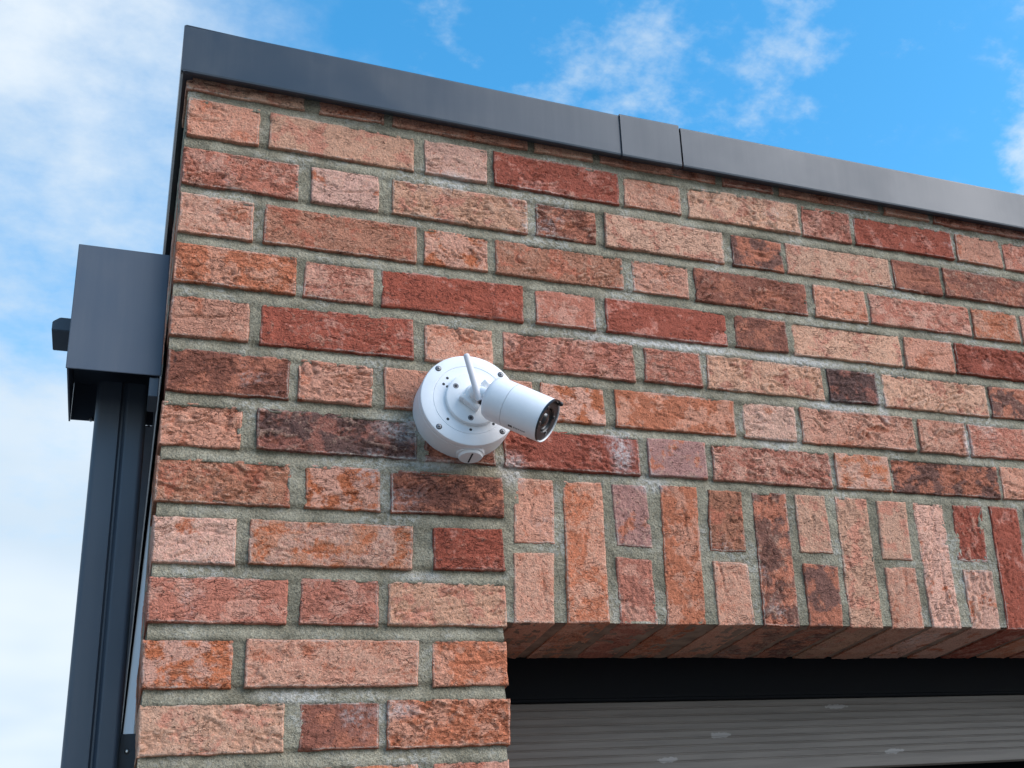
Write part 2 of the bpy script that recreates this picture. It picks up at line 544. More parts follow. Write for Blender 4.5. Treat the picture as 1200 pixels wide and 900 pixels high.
# course centre height (mm) and its bricks from the corner: left mm, right mm, clay
SKIN = {'r': -1.5, 'd': -1.2, 'k': -1.3, 'x': -1.3, 'o': -0.9, 'm': -0.5, 'n': -0.5, 'p': 0.1, 'w': 0.7, 'b': 0.1}    # how much mould sand stuck to each kind
COURSES = [
    (2977, [(-1, 156, "b"), (177, 270, "p"), (282, 489, "p"), (502, 598, "b"), (610, 815, "p"), (828, 924, "m"), (936, 1142, "p"), (1150, 1246, "p"), (1256, 1464, "m"), (1476, 1574, "r")]),
    (2902, [(3, 97, "p"), (111, 314, "b"), (329, 424, "w"), (435, 638, "r"), (648, 746, "p"), (759, 967, "b"), (973, 1071, "m"), (1078, 1287, "r"), (1296, 1397, "p"), (1404, 1612, "m")]),
    (2822, [(1, 152, "m"), (168, 262, "w"), (281, 484, "b"), (498, 595, "d"), (610, 816, "b"), (830, 926, "x"), (932, 1141, "b"), (1146, 1247, "d"), (1254, 1465, "d"), (1476, 1573, "p")]),
    (2746, [(1, 95, "p"), (109, 315, "n"), (327, 421, "y"), (432, 636, "n"), (651, 747, "p"), (757, 962, "d"), (976, 1079, "p"), (1085, 1296, "m"), (1302, 1403, "o"), (1410, 1618, "p")]),
    (2669, [(0, 153, "o"), (163, 257, "m"), (267, 472, "r"), (491, 584, "m"), (602, 805, "r"), (821, 916, "d"), (925, 1136, "b"), (1143, 1245, "p"), (1250, 1460, "r"), (1472, 1569, "m")]),
    (2591, [(1, 97, "p"), (111, 312, "r"), (328, 424, "p"), (439, 642, "m"), (659, 754, "m"), (764, 971, "b"), (981, 1076, "k"), (1087, 1302, "b"), (1308, 1405, "x"), (1417, 1623, "o")]),
    (2513, [(1, 149, "d"), (160, 256, "p"), (271, 480, "p"), (493, 590, "y"), (606, 804, "o"), (817, 912, "w"), (920, 1134, "p"), (1145, 1240, "p"), (1248, 1457, "m"), (1469, 1566, "r")]),
    (2438, [(-1, 93, "p"), (111, 316, "k"), (327, 424, "d"), (436, 639, "r"), (653, 747, "v"), (758, 965, "m"), (973, 1074, "y"), (1078, 1293, "x"), (1300, 1396, "p"), (1408, 1614, "b")]),
    (2362, [(-2, 154, "n"), (173, 267, "y"), (280, 433, "d")]),
    (2284, [(-1, 94, "w"), (108, 310, "y"), (336, 431, "r")]),
    (2208, [(-2, 156, "m"), (170, 266, "m"), (277, 433, "b")]),
    (2130, [(-2, 96, "y"), (110, 316, "p"), (334, 431, "o")]),
    (2053, [(-1, 157, "b"), (174, 267, "d"), (277, 433, "o")]),
    (1976, [(0, 97, "m"), (112, 315, "o"), (333, 429, "m")]),
    (1899, [(1, 154, "p"), (172, 267, "r"), (279, 429, "n")]),
]
# soldier course over the door: corners TL, TR, BR, BL in mm
SOLDIERS = [
    ([[450, 2393], [506, 2392], [503, 2297], [446, 2296]], "p"), ([[444, 2282], [502, 2283], [498, 2183], [443, 2183]], "p"),
    ([[519, 2393], [578, 2393], [577, 2184], [516, 2183]], "o"),
    ([[593, 2392], [646, 2392], [650, 2296], [595, 2298]], "v"), ([[592, 2281], [646, 2278], [650, 2183], [592, 2184]], "m"),
    ([[668, 2394], [727, 2394], [723, 2184], [663, 2183]], "o"),
    ([[745, 2392], [801, 2392], [799, 2295], [740, 2295]], "n"), ([[742, 2280], [798, 2278], [800, 2184], [742, 2183]], "p"),
    ([[819, 2392], [878, 2394], [874, 2182], [815, 2183]], "x"),
    ([[892, 2393], [946, 2393], [949, 2299], [891, 2298]], "b"), ([[892, 2282], [953, 2278], [949, 2182], [891, 2183]], "x"),
    ([[964, 2394], [1023, 2392], [1021, 2181], [962, 2182]], "b"),
    ([[1040, 2391], [1096, 2391], [1093, 2292], [1037, 2292]], "b"), ([[1039, 2279], [1095, 2280], [1095, 2181], [1037, 2181]], "p"),
    ([[1109, 2393], [1170, 2392], [1165, 2181], [1110, 2182]], "w"),
    ([[1189, 2391], [1247, 2392], [1241, 2294], [1181, 2294]], "r"), ([[1187, 2280], [1245, 2279], [1241, 2181], [1186, 2182]], "w"),
    ([[1263, 2393], [1321, 2392], [1313, 2181], [1256, 2181]], "r"),
    ([[1337, 2393], [1394, 2392], [1390, 2294], [1331, 2294]], "p"), ([[1333, 2280], [1391, 2279], [1389, 2181], [1331, 2182]], "o"),
    ([[1409, 2393], [1467, 2392], [1463, 2181], [1405, 2181]], "m"),
    ([[1483, 2393], [1541, 2392], [1537, 2294], [1479, 2294]], "b"), ([[1481, 2280], [1539, 2279], [1537, 2181], [1479, 2182]], "p"),
]

JOINT_Y = 0.0055       # mean depth of the pointing behind the brick faces

wall = thing("brick_wall", "red and buff hand moulded brick wall with grey mortar and soldier course over the door", "wall", (0, 0, 0))


def tone_attr(me, code, rng, n, relief=None, edge=None):
    b, s, a = TONES[code]
    f = rng.uniform(0.9, 1.1); w = rng.uniform(-0.03, 0.03)
    c1 = np.clip(np.array(b) * f * np.array((1 + w, 1, 1 - w)), 0, 1)
    c2 = np.clip(np.array(s) * rng.uniform(0.92, 1.08), 0, 1)
    a1 = np.empty((n, 4), np.float32); a1[:, :3] = c1; a1[:, 3] = a
    a2 = np.empty((n, 4), np.float32); a2[:, :3] = c2; a2[:, 3] = 0
    if edge is not None: a2[:edge.size, 3] = edge.ravel()
    at = me.attributes.new("tone", 'FLOAT_COLOR', 'POINT'); at.data.foreach_set("color", a1.ravel())
    at = me.attributes.new("tone_two", 'FLOAT_COLOR', 'POINT'); at.data.foreach_set("color", a2.ravel())
    if relief is not None:
        rl = np.zeros(n, np.float32); rl[:relief.size] = relief.ravel()
        at = me.attributes.new("relief", 'FLOAT', 'POINT'); at.data.foreach_set("value", rl)


def brick_relief(X, Z, w, h, seed, rng, vertical):
    """height of a hand moulded face in mm, positive towards the viewer"""
    if vertical: X, Z = Z, X
    th = math.radians(rng.uniform(-22, 22))
    wx = X + 7 * perlin(X / 26, Z / 20, seed + 1) + 2.5 * perlin(X / 9, Z / 8, seed + 2)
    wz = Z + 6 * perlin(X / 24, Z / 20, seed + 3) + 2.5 * perlin(X / 9, Z / 8, seed + 4)
    u = math.cos(th) * wx + math.sin(th) * wz; v = -math.sin(th) * wx + math.cos(th) * wz
    amount = rng.choice([0.2, 0.5, 0.8, 1.1, 1.4]); fine = rng.choice([0.5, 0.8, 1.1])
    r1 = 1 - np.abs(perlin(u / 30, v / 9, seed + 5)) * 1.6
    r2 = 1 - np.abs(perlin(u / 16, v / 5.0, seed + 6)) * 1.6
    m1 = sstep(-0.05, 0.28, perlin(X / 55, Z / 34, seed + 7) + 0.10)
    m2 = sstep(-0.15, 0.25, perlin(X / 38, Z / 24, seed + 8) + 0.08)
    H = -2.4 * sstep(0.80, 1.0, r1) * m1 * amount - 1.5 * sstep(0.74, 1.0, r2) * m2 * amount
    # flaps of clay pushed over each other: one side of a crease stands proud
    H += 0.9 * np.clip(perlin(u / 30, v / 9, seed + 5), -0.25, 0.25) * 3 * m1 * amount
    H += 0.9 * perlin(X / 45, Z / 25, seed + 9) + 0.7 * perlin(X / 15, Z / 10, seed + 10) + 0.50 * fine * perlin(X / 6, Z / 5, seed + 11) + 0.36 * fine * perlin(X / 2.9, Z / 2.7, seed + 12)
    if rng.random() < 0.5:      # one long tear
        zc = rng.uniform(-0.25, 0.25) * min(w, h); sl = rng.uniform(-0.25, 0.25)
        ln = zc + sl * X + 5 * perlin(X / 30, 0 * X + 3.3, seed + 13) + 1.6 * perlin(X / 8, 0 * X + 1.3, seed + 14)
        xc = rng.uniform(-0.3, 0.3) * max(w, h)
        H -= rng.uniform(1.5, 3.2) * np.exp(-((Z - ln) / 1.3) ** 2) * np.exp(-((X - xc) / rng.uniform(18, 45)) ** 2)
    for _ in range(rng.integers(0, 4)):   # blow holes
        a, b = rng.uniform(-.5, .5, 2); rr = rng.uniform(1.2, 2.6)
        H -= rng.uniform(1.5, 3) * np.exp(-(((X - a * max(w, h)) / (rr * 1.5)) ** 2 + ((Z - b * min(w, h)) / rr) ** 2))
    return H


def make_brick(corners, code, seed, depth, step):
    """corners TL,TR,BR,BL as (x,z) in mm on the wall face; returns mesh (metres) around its centre"""
    rng = np.random.default_rng(seed)
    tl, tr, br, bl = [np.array(c, float) for c in corners]
    cen = (tl + tr + br + bl) / 4
    w = np.linalg.norm(tr - tl); h = np.linalg.norm(tl - bl)
    nx = max(6, int(round(w / step))); nz = max(6, int(round(h / step)))
    # denser rows near the arris
    def axis(n, ln):
        e = np.array([0, 0.6, 1.5, 2.8]) / ln
        mid = np.linspace(e[-1], 1 - e[-1], n - 5)
        return np.concatenate([e[:-1], mid, 1 - e[:-1][::-1]])
    us = axis(nx, w); ws = axis(nz, h)
    U, W = np.meshgrid(us, ws)              # W: 0 bottom .. 1 top
    bx = bl[0] + (br[0] - bl[0]) * U; bz = bl[1] + (br[1] - bl[1]) * U
    tx = tl[0] + (tr[0] - tl[0]) * U; tz = tl[1] + (tr[1] - tl[1]) * U
    X = bx + (tx - bx) * W - cen[0]; Z = bz + (tz - bz) * W - cen[1]
    # ragged outline
    def edge(t, s): return 1.5 * perlin(t / 42, 0 * t + .5, s) + 0.9 * perlin(t / 13, 0 * t + 2.5, s) + 0.7 * perlin(t / 4.5, 0 * t + 4.5, s)
    fall = lambda d: np.clip(1 - d / 9.0, 0, 1) ** 1.5
    Z = Z + edge(X, seed + 21) * fall((1 - W) * h) + edge(X, seed + 22) * fall(W * h)
    X = X + edge(Z, seed + 23) * fall((1 - U) * w) + edge(Z, seed + 24) * fall(U * w)
    H = brick_relief(X, Z, w, h, seed + 30, rng, h > w * 1.3); REL = H.copy()
    dE = np.minimum(np.minimum(U * w, (1 - U) * w), np.minimum(W * h, (1 - W) * h))
    r = rng.uniform(1.6, 3.2) + 1.3 * perlin(X / 15, Z / 15, seed + 25)
    q = np.clip(1 - dE / r, 0, 1)
    H = H * sstep(-1.0, 4.0, dE) - r * (1 - np.sqrt(np.clip(1 - q * q, 0, 1)))
    # knocked corners
    for _ in range(rng.integers(0, 3)):
        ex, ez = rng.choice([-1, 1], 2); 
        if rng.random() < .5: ax, az = ex * w / 2, rng.uniform(-.5, .5) * h
        else: ax, az = rng.uniform(-.5, .5) * w, ez * h / 2
        H -= rng.uniform(1.5, 4) * np.exp(-(((X - ax) / rng.uniform(3, 8)) ** 2 + ((Z - az) / rng.uniform(2, 5)) ** 2))
    Y = -H + rng.uniform(-1.2, 1.2) + rng.uniform(-.012, .012) * X + rng.uniform(-.02, .02) * Z
    nzr, nxr = X.shape
    V = np.stack([X, Y, Z], -1).reshape(-1, 3)
    idx = np.arange(nzr * nxr).reshape(nzr, nxr)
    Q = np.stack([idx[:-1, :-1], idx[:-1, 1:], idx[1:, 1:], idx[1:, :-1]], -1).reshape(-1, 4)
    ring = np.concatenate([idx[0, :], idx[1:, -1], idx[-1, -2::-1], idx[-2:0:-1, 0]])
    verts = [V]; quads = [Q]; prev = ring; base = len(V); P0 = V[ring]
    ds = [8.0, depth] if depth < 60 else [6.0, 20, 40, 70, 100, depth * .7, depth]
    ds = sorted({min(d_, depth) for d_ in ds})
    for i, dd in enumerate(ds):
        R_ = P0.copy(); R_[:, 1] = dd
        wob = 0.9 * perlin(P0[:, 0] / 20 + P0[:, 2] / 17, np.full(len(P0), dd / 18.0), seed + 40)
        R_[:, 0] += wob * np.sign(P0[:, 0]) * (np.abs(np.abs(P0[:, 0]) - w / 2) < 4)
        R_[:, 2] += wob * np.sign(P0[:, 2]) * (np.abs(np.abs(P0[:, 2]) - h / 2) < 4)
        cur = np.arange(base, base + len(ring)); base += len(ring)
        verts.append(R_)
        quads.append(np.stack([prev, cur, np.roll(cur, -1), np.roll(prev, -1)], -1))
        prev = cur
    V = np.concatenate(verts) / 1000.0
    me = mesh_np("brick", V, np.concatenate(quads))
    tone_attr(me, code, rng, len(V), REL + SKIN.get(code, 0.0), np.clip(1 - dE / 8.0, 0, 1) * (dE > 1.0))
    return me, (cen[0] / 1000, 0.0, cen[1] / 1000)


rs = np.random.default_rng(99)
seed = 1000
for ci, (zc, row) in enumerate(COURSES):
    for bi, (x0, x1, code) in enumerate(row):
        seed += 97
        hh = 59.2 + rs.uniform(-1.8, 1.8)
        t = rs.uniform(-1.0, 1.0, 4); e = rs.uniform(-0.8, 0.8, 4)
        cs = [(x0 + t[0], zc + hh / 2 + e[0]), (x1 + t[1], zc + hh / 2 + e[1]), (x1 + t[2], zc - hh / 2 + e[2]), (x0 + t[3], zc - hh / 2 + e[3])]
        dep = 34.0
        if bi == 0: dep = 205.0 if ci % 2 == 1 else 97.0
        if x1 in (433, 431, 429): dep = 195.0
        step = 1.7 if x0 < 700 else 2.0
        if ci in (0, 13, 14) or x0 > 1400: step = 3.5
        me, loc = make_brick(cs, code, seed, dep, step)
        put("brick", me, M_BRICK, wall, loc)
for cs, code in SOLDIERS:
    seed += 97
    me, loc = make_brick(cs, code, seed, 198.0, 1.7 if cs[0][0] < 800 else (2.0 if cs[0][0] < 1330 else 3.5))
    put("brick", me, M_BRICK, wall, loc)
# side return of the wall: bricks behind the corner bricks, faces on x = 0
for ci, (zc, row) in enumerate(COURSES):
    y = 217.0 if ci % 2 == 1 else 109.0
    n = 0
    while y < 410:
        seed += 97
        ln = (96.0 if n % 2 == 0 else 206.0) if ci % 2 == 1 else (206.0 if n % 2 == 0 else 96.0)
        ln = min(ln, 424 - y)
        hh = 58 + rs.uniform(-1.5, 1.5)
        cs = [(-y - ln, zc + hh / 2), (-y, zc + hh / 2), (-y, zc - hh / 2), (-y - ln, zc - hh / 2)]
        me, loc = make_brick(cs, rs.choice(list("pmobynw")), seed, 34.0, 5.0)
        o = put("brick", me, M_BRICK, wall, (0, 0, 0))
        o.rotation_euler = (0, 0, -math.pi / 2)
        o.location = (0.0012, -loc[0], loc[2])
        y += ln + 12; n += 1


# mortar: pointing between the bricks, as one rough bed
def mortar_sheet(u0, u1, v0, v1, step, fn, keep=None, seed=5):
    us = np.linspace(u0, u1, max(2, int(round((u1 - u0) / step)) + 1)); vs_ = np.linspace(v0, v1, max(2, int(round((v1 - v0) / step)) + 1))
    U, W = np.meshgrid(us, vs_)
    a, b = U * 1000, W * 1000
    D = 1.6 * perlin(a / 60, b / 40, seed) + 1.5 * perlin(a / 20, b / 16, seed + 1) + 1.2 * perlin(a / 8, b / 7, seed + 2) + 0.7 * perlin(a / 3.6, b / 3.4, seed + 3)
    V = fn(U, W, D / 1000.0)
    nv, nu = U.shape
    idx = np.arange(nv * nu).reshape(nv, nu)
    Q = np.stack([idx[:-1, :-1], idx[:-1, 1:], idx[1:, 1:], idx[1:, :-1]], -1).reshape(-1, 4)
    if keep is not None:
        cu = ((U[:-1, :-1] + U[1:, 1:]) / 2).ravel(); cv = ((W[:-1, :-1] + W[1:, 1:]) / 2).ravel()
        Q = Q[keep(cu, cv)]
    return V.reshape(-1, 3), Q


BRICK_RECTS = [(a / 1000, b / 1000, zc / 1000 - .029, zc / 1000 + .029) for zc, row in COURSES for a, b, _ in row]
BRICK_RECTS += [(max(q[0][0], q[3][0]) / 1000, min(q[1][0], q[2][0]) / 1000, q[3][1] / 1000, q[0][1] / 1000) for q, _ in SOLDIERS]
parts = []
XR, ZT, ZB = 1.62, 3.02, 1.866
SOF = 2.1848
JX = 0.4275


def front(U, W, D):
    """struck joints: deep under each brick, nearly flush above the next one"""
    y = np.full(W.shape, 0.0026)
    for zc, _ in COURSES:
        t = (zc / 1000 - 0.029 - W) / 0.019
        inb = (t >= -0.1) & (t <= 1.15) & ((U < JX + 0.004) | (W > 2.40))
        y = np.where(inb, 0.0060 - 0.0054 * sstep(0.05, 0.9, t), y)
    y = y + D
    us, ws = U[0, :], W[:, 0]
    for x0, x1, z0, z1 in BRICK_RECTS:
        a, b = np.searchsorted(us, (x0 + .005, x1 - .005)); c, d_ = np.searchsorted(ws, (z0 + .005, z1 - .005))
        if b > a and d_ > c: y[c:d_, a:b] = 0.022
    return np.stack([U, y, W], -1)

parts.append(mortar_sheet(0.0016, JX, ZB, ZT, 0.003, front))
parts.append(mortar_sheet(JX, XR, SOF, ZT, 0.003, front))
parts.append(mortar_sheet(JOINT_Y, 0.424, ZB, ZT, 0.006, lambda U, W, D: np.stack([0.0016 + D * 0.5, U, W], -1)))
parts.append(mortar_sheet(JOINT_Y, 0.20, ZB, SOF, 0.006, lambda U, W, D: np.stack([JX + D, U, W], -1)))
vv, qq, off = [], [], 0
for V, Q in parts:
    vv.append(V); qq.append(Q + off); off += len(V)
put("mortar", mesh_np("mortar", np.concatenate(vv), np.concatenate(qq)), M_MORTAR, wall)
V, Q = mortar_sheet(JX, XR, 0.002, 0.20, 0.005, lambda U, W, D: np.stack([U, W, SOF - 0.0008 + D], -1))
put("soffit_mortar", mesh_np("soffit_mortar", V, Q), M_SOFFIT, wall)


# the rest of the wall, out of the picture: below the frame and right of it
def far_bricks():
    rng = np.random.default_rng(5)
    V, Q, T1, T2 = [], [], [], []
    codes = list("pbmnoyrdw")
    def bx(x0, x1, z0, z1, y0=0.0, y1=0.09):
        y0 = y0 + rng.uniform(-.0015, .0015)
        b = len(V)
        for x in (x0, x1):
            for y in (y0, y1):
                for z in (z0, z1): V.append((x, y, z))
        for f in ((0, 1, 3, 2), (4, 6, 7, 5), (0, 4, 5, 1), (2, 3, 7, 6), (0, 2, 6, 4), (1, 5, 7, 3)): Q.append([b + i for i in f])
        t = TONES[rng.choice(codes)]
        for _ in range(8): T1.append((*t[0], t[2])); T2.append((*t[1], 0))
    def run(x0, x1, z, odd):
        x = x0; n = odd
        while x < x1 - 0.03:
            ln = min(0.096 if n % 2 == 0 else 0.206, x1 - x)
            bx(x, x + ln, z - .029, z + .029)
            x += ln + 0.012; n += 1
    for k in range(15): run(1.632 if k % 2 else 1.585, 3.30, COURSES[k][0] / 1000, k) if k < 8 else run(2.90, 3.30, COURSES[k][0] / 1000, k)
    x = 1.553
    while x < 2.88: bx(x, x + .058, 2.182, 2.393, 0.0, 0.198); x += 0.0735
    z = 1.899 - 0.077; k = 0
    while z > 0.03:
        run(0.0, 0.431, z, k); run(2.90, 3.30, z, k)
        z -= 0.077; k += 1
    me = mesh_np("far_brickwork", np.array(V), np.array(Q), smooth=False)
    for nm, T in (("tone", T1), ("tone_two", T2)):
        at = me.attributes.new(nm, 'FLOAT_COLOR', 'POINT'); at.data.foreach_set("color", np.array(T, np.float32).ravel())
    o = put("far_brickwork", me, M_BRICK, wall)
    o["kind"] = "stuff"
    for lo, hi in (((0.006, 0.006, 0.0), (0.427, 0.20, ZB)), ((2.904, 0.006, 0.0), (3.297, 0.20, SOF - .002)), ((XR, 0.006, SOF), (3.297, 0.20, ZT))):
        bm = bmesh.new(); add_box(bm, lo, hi)
        bm_obj("mortar", bm, M_MORTAR, wall)


far_bricks()

# body of the building behind the brick skin: inner leaf and flat roof
bm = bmesh.new()
add_box(bm, (0.03, 0.21, 2.30), (3.27, 0.40, 2.95)); add_box(bm, (0.03, 0.40, 2.62), (3.27, 5.0, 2.95))
o = bm_obj("roof_slab", bm, M_DARK); o["kind"] = "structure"

# ------------------------------------------------------------------ coping
cop = thing("roof_coping", "anthracite metal coping along the top of the brick wall with an overlapping joint cover", "coping", (0, -0.02, 2.957))


def coping_bar(name, x0, x1, y0, zb0, zb1, zt0, zt1, bev, wrapleft=False, ydepth=0.36):
    """folded sheet: drip lip, front plate, rounded top fold, top sheet; sits at y0 in front"""
    bm = bmesh.new()
    r = bev
    def prof(zb, zt):
        pts = [(0.016, zb + 0.004), (0.003, zb), (0.0006, zb + 0.0012), (0.0, zb + 0.004)]
        for i in range(7):
            a = math.pi / 2 * i / 6
            pts.append((r - r * math.cos(a), zt - r + r * math.sin(a)))
        pts.append((ydepth, zt - 0.012))
        return pts
    A = [bm.verts.new((x0, y0 + y, z)) for y, z in prof(zb0, zt0)]
    n = max(2, int((x1 - x0) / 0.03))
    prev = A
    for k in range(1, n + 1):
        t = k / n
        B = [bm.verts.new((x0 + (x1 - x0) * t, y0 + y, z)) for y, z in prof(zb0 + (zb1 - zb0) * t, zt0 + (zt1 - zt0) * t)]
        for i in range(len(A) - 1): bm.faces.new((prev[i], B[i], B[i + 1], prev[i + 1]))
        prev = B
    if not wrapleft:
        pass
    bmesh.ops.recalc_face_normals(bm, faces=bm.faces[:])
    o = bm_obj(name, bm, M_COPING, cop, (0, 0.02, -2.957))
    s = o.modifiers.new("thickness", 'SOLIDIFY'); s.thickness = 0.0016; s.offset = -1
    return o


LX = -0.0095
coping_bar("front_sheet", LX, 0.6915, -0.0200, 2.9600, 2.9525, 3.0405, 3.0325, 0.004)
coping_bar("front_sheet", 0.7485, 3.31, -0.0200, 2.9535, 2.9560, 3.0325, 3.0400, 0.004)
coping_bar("joint_cover", 0.6400, 0.7440, -0.0232, 2.9505, 2.9508, 3.0338, 3.0343, 0.004)
# left return running back along the side of the roof
bm = bmesh.new()
r = 0.004
pr_ = [(0.016, 2.964), (0.003, 2.960), (0.0, 2.9635)]
for i in range(5):
    a = math.pi / 2 * i / 4; pr_.append((r - r * math.cos(a), 3.0405 - r + r * math.sin(a)))
pr_.append((0.30, 3.03))
A = [bm.verts.new((LX + x, -0.0198, z)) for x, z in pr_]; B = [bm.verts.new((LX + x, 5.0, z)) for x, z in pr_]
for i in range(len(A) - 1): bm.faces.new((A[i], A[i + 1], B[i + 1], B[i]))
bmesh.ops.recalc_face_normals(bm, faces=bm.faces[:])
o = bm_obj("side_sheet", bm, M_COPING, cop, (0, 0.02, -2.957))
s = o.modifiers.new("thickness", 'SOLIDIFY'); s.thickness = 0.0016; s.offset = -1
# timber batten under the sheet
bm = bmesh.new(); add_box(bm, (LX + 0.002, -0.017, 2.982), (3.3, 0.30, 3.022)); add_box(bm, (LX + 0.002, 0.30, 2.972), (0.2, 4.99, 3.022))
bm_obj("batten", bm, M_DARK, cop, (0, 0.02, -2.957))

# ------------------------------------------------------------------ white side wall behind the brick return
sw = thing("side_wall", "pale rendered side wall seen as a sliver between downpipe and brick corner", "wall", (0.001, 0.43, 0))
bm = bmesh.new(); add_box(bm, (0.0, 0.0, 0.0), (0.12, 4.5, 2.515))
bm_obj("rendered_face", bm, M_RENDER, sw)
bm = bmesh.new(); add_box(bm, (0.0, 0.0, 2.515), (0.12, 4.5, 2.96))
bm_obj("dark_cladding", bm, M_DARK, sw)

# ------------------------------------------------------------------ box gutter along the side
gut = thing("box_gutter", "anthracite box gutter with square closed end at the left corner of the brick wall", "gutter", (-0.057, 0.03, 2.514))
GX0, GX1, GZ0, GZ1, GY = -0.1130, -0.0045, 2.514, 2.694, 0.03
def gl(v): return (v[0] + 0.057, v[1] - 0.03, v[2] - 2.514)
bm = bmesh.new()
add_box(bm, gl((GX0, GY, GZ0)), gl((GX1, GY + 0.0022, GZ1)), 0.0009, 2)
bm_obj("end_cap", bm, M_GUTTER, gut)
bm = bmesh.new()     # trough: sides, bottom
add_box(bm, gl((GX0 + .0012, GY + .003, GZ0 + .0012)), gl((GX0 + .0032, 0.205, GZ1 - .002)))
add_box(bm, gl((GX0 + .0034, 0.203, GZ0 + .0036)), gl((GX1 - .0034, 0.205, GZ1 - .002)))
add_box(bm, gl((-0.062, 0.207, GZ0 + .0036)), gl((-0.060, 4.9, GZ1 - .06)))
add_box(bm, gl((GX1 - .0032, GY + .003, GZ0 + .0012)), gl((GX1 - .0012, 4.9, GZ1 - .002)))
add_box(bm, gl((GX0 + .0034, GY + .003, GZ0 + .058)), gl((GX1 - .0034, 0.2028, GZ0 + .060)))
add_box(bm, gl((-0.062, 0.207, GZ0 + .0014)), gl((GX1 - .0034, 4.9, GZ0 + .0034)))
bm_obj("trough", bm, M_GUTTER, gut)
bm = bmesh.new()     # rounded lip bead at the outer edge, chamfered stop end
prof = [(0, 0), (0.024, 0), (0.024, 0.0195), (0.0085, 0.0195), (0, 0.0125)]
A = [bm.verts.new(gl((-0.1375 + x, 0.10, 2.6000 + z))) for x, z in prof]; B = [bm.verts.new(gl((-0.1375 + x, 0.163, 2.6000 + z))) for x, z in prof]
bm.faces.new(A); bm.faces.new(B[::-1])
for i in range(5): bm.faces.new((A[i], B[i], B[(i + 1) % 5], A[(i + 1) % 5]))
bmesh.ops.recalc_face_normals(bm, faces=bm.faces[:]); bmesh.ops.bevel(bm, geom=bm.edges[:], offset=0.0008, segments=2, affect='EDGES')
bm_obj("outer_bracket", bm, M_PIPE, gut)
bm = bmesh.new(); add_lathe(bm, [(0.0, -.003), (.0022, -.0026), (.0026, 0), (.0026, .002)], frame(gl((-0.0850, 0.2025, 2.5190)), (0, 1, 0)), 12)
bm_obj("screw", bm, M_STEEL, gut, smooth=40)
bm = bmesh.new(); add_box(bm, gl((-0.0175, 0.034, 2.486)), gl((-0.0060, 0.085, 2.5130)), .001)
bm_obj("wall_cleat", bm, M_PIPE, gut)

# ------------------------------------------------------------------ square downpipe
PX0, PX1, PY0, PY1 = -0.0785, -0.0170, 0.118, 0.178
pipe = thing("downpipe", "square anthracite downpipe with a seam running down beside the brick corner", "downpipe", ((PX0 + PX1) / 2, (PY0 + PY1) / 2, 0))
bm = bmesh.new()
pc = ((PX0 + PX1) / 2, (PY0 + PY1) / 2); hx = (PX1 - PX0) / 2; hy = (PY1 - PY0) / 2
loop = []
def arc(cx, cy, r, a0, a1, n=5): return [(cx + r * math.cos(a0 + (a1 - a0) * i / n), cy + r * math.sin(a0 + (a1 - a0) * i / n)) for i in range(n + 1)]
rr = 0.0065
gx = 0.0030           # seam position on the front
loop += arc(-hx + rr, -hy + rr, rr, math.pi, 1.5 * math.pi, 6)
loop += [(gx - .0048, -hy), (gx - .0030, -hy + .0030), (gx - .0024, -hy + .0052), (gx - .0004, -hy + .0052), (gx + .0036, -hy + .0006), (gx + .0046, -hy + .0003), (gx + .0054, -hy)]
loop += arc(hx - rr, -hy + rr, rr, 1.5 * math.pi, 2 * math.pi, 6)
loop += arc(hx - rr, hy - rr, rr, 0, .5 * math.pi, 6)
loop += arc(-hx + rr, hy - rr, rr, .5 * math.pi, math.pi, 6)
A = [bm.verts.new((x, y, 0.02)) for x, y in loop]; B = [bm.verts.new((x, y, 2.5400)) for x, y in loop]
n = len(loop)
for i in range(n): bm.faces.new((A[i], A[(i + 1) % n], B[(i + 1) % n], B[i]))
bmesh.ops.recalc_face_normals(bm, faces=bm.faces[:])
bm_obj("pipe", bm, M_PIPE, pipe)
bm = bmesh.new()
add_box(bm, (hx - 0.001, 0.004, 2.010), (hx + 0.021, 0.007, 2.078), 0.0012)
br_ = bm_obj("pipe_bracket", bm, M_PIPE, pipe)
bm = bmesh.new(); add_lathe(bm, [(0.0, .0030), (.0016, .0028), (.0028, .0014), (.0030, 0.0)], frame((hx + .0085, .0039, 2.056), (0, -1, 0)), 14)
bm_obj("screw", bm, M_STEEL, br_, smooth=40)

# ------------------------------------------------------------------ garage door
gd = thing("garage_door", "grey ribbed garage door set back under the brick soldier course", "garage door", (1.66, 0.215, 0))
def dl(v): return (v[0] - 1.66, v[1] - 0.215, v[2])
bm = bmesh.new(); add_box(bm, dl((0.30, 0.203, 2.118)), dl((3.0, 0.26, 2.30)), 0.002)
add_box(bm, dl((0.30, 0.2006, 2.1225)), dl((3.0, 0.2035, 2.128)))
bm_obj("door_frame", bm, M_FRAME, gd)
bm = bmesh.new(); add_box(bm, dl((0.30, 0.203, 0.0)), dl((0.455, 0.208, 2.117)), 0.002)
bm_obj("door_frame", bm, M_FRAME, gd)
def ribbed(z0, z1, y0, pitch, n_flat=0.008):
    prof = [(y0 + 0.012, z1), (y0 + .001, z1), (y0, z1 - .001), (y0, z1 - n_flat)]
    z = z1 - n_flat
    while z - pitch > z0 + 0.004:
        prof += [(y0 + .0008, z - pitch * .10), (y0 + .0010, z - pitch * .20), (y0, z - pitch * .34), (y0, z - pitch)]
        z -= pitch
    prof += [(y0, z0 + .002), (y0 + .004, z0), (y0 + .012, z0)]
    return prof
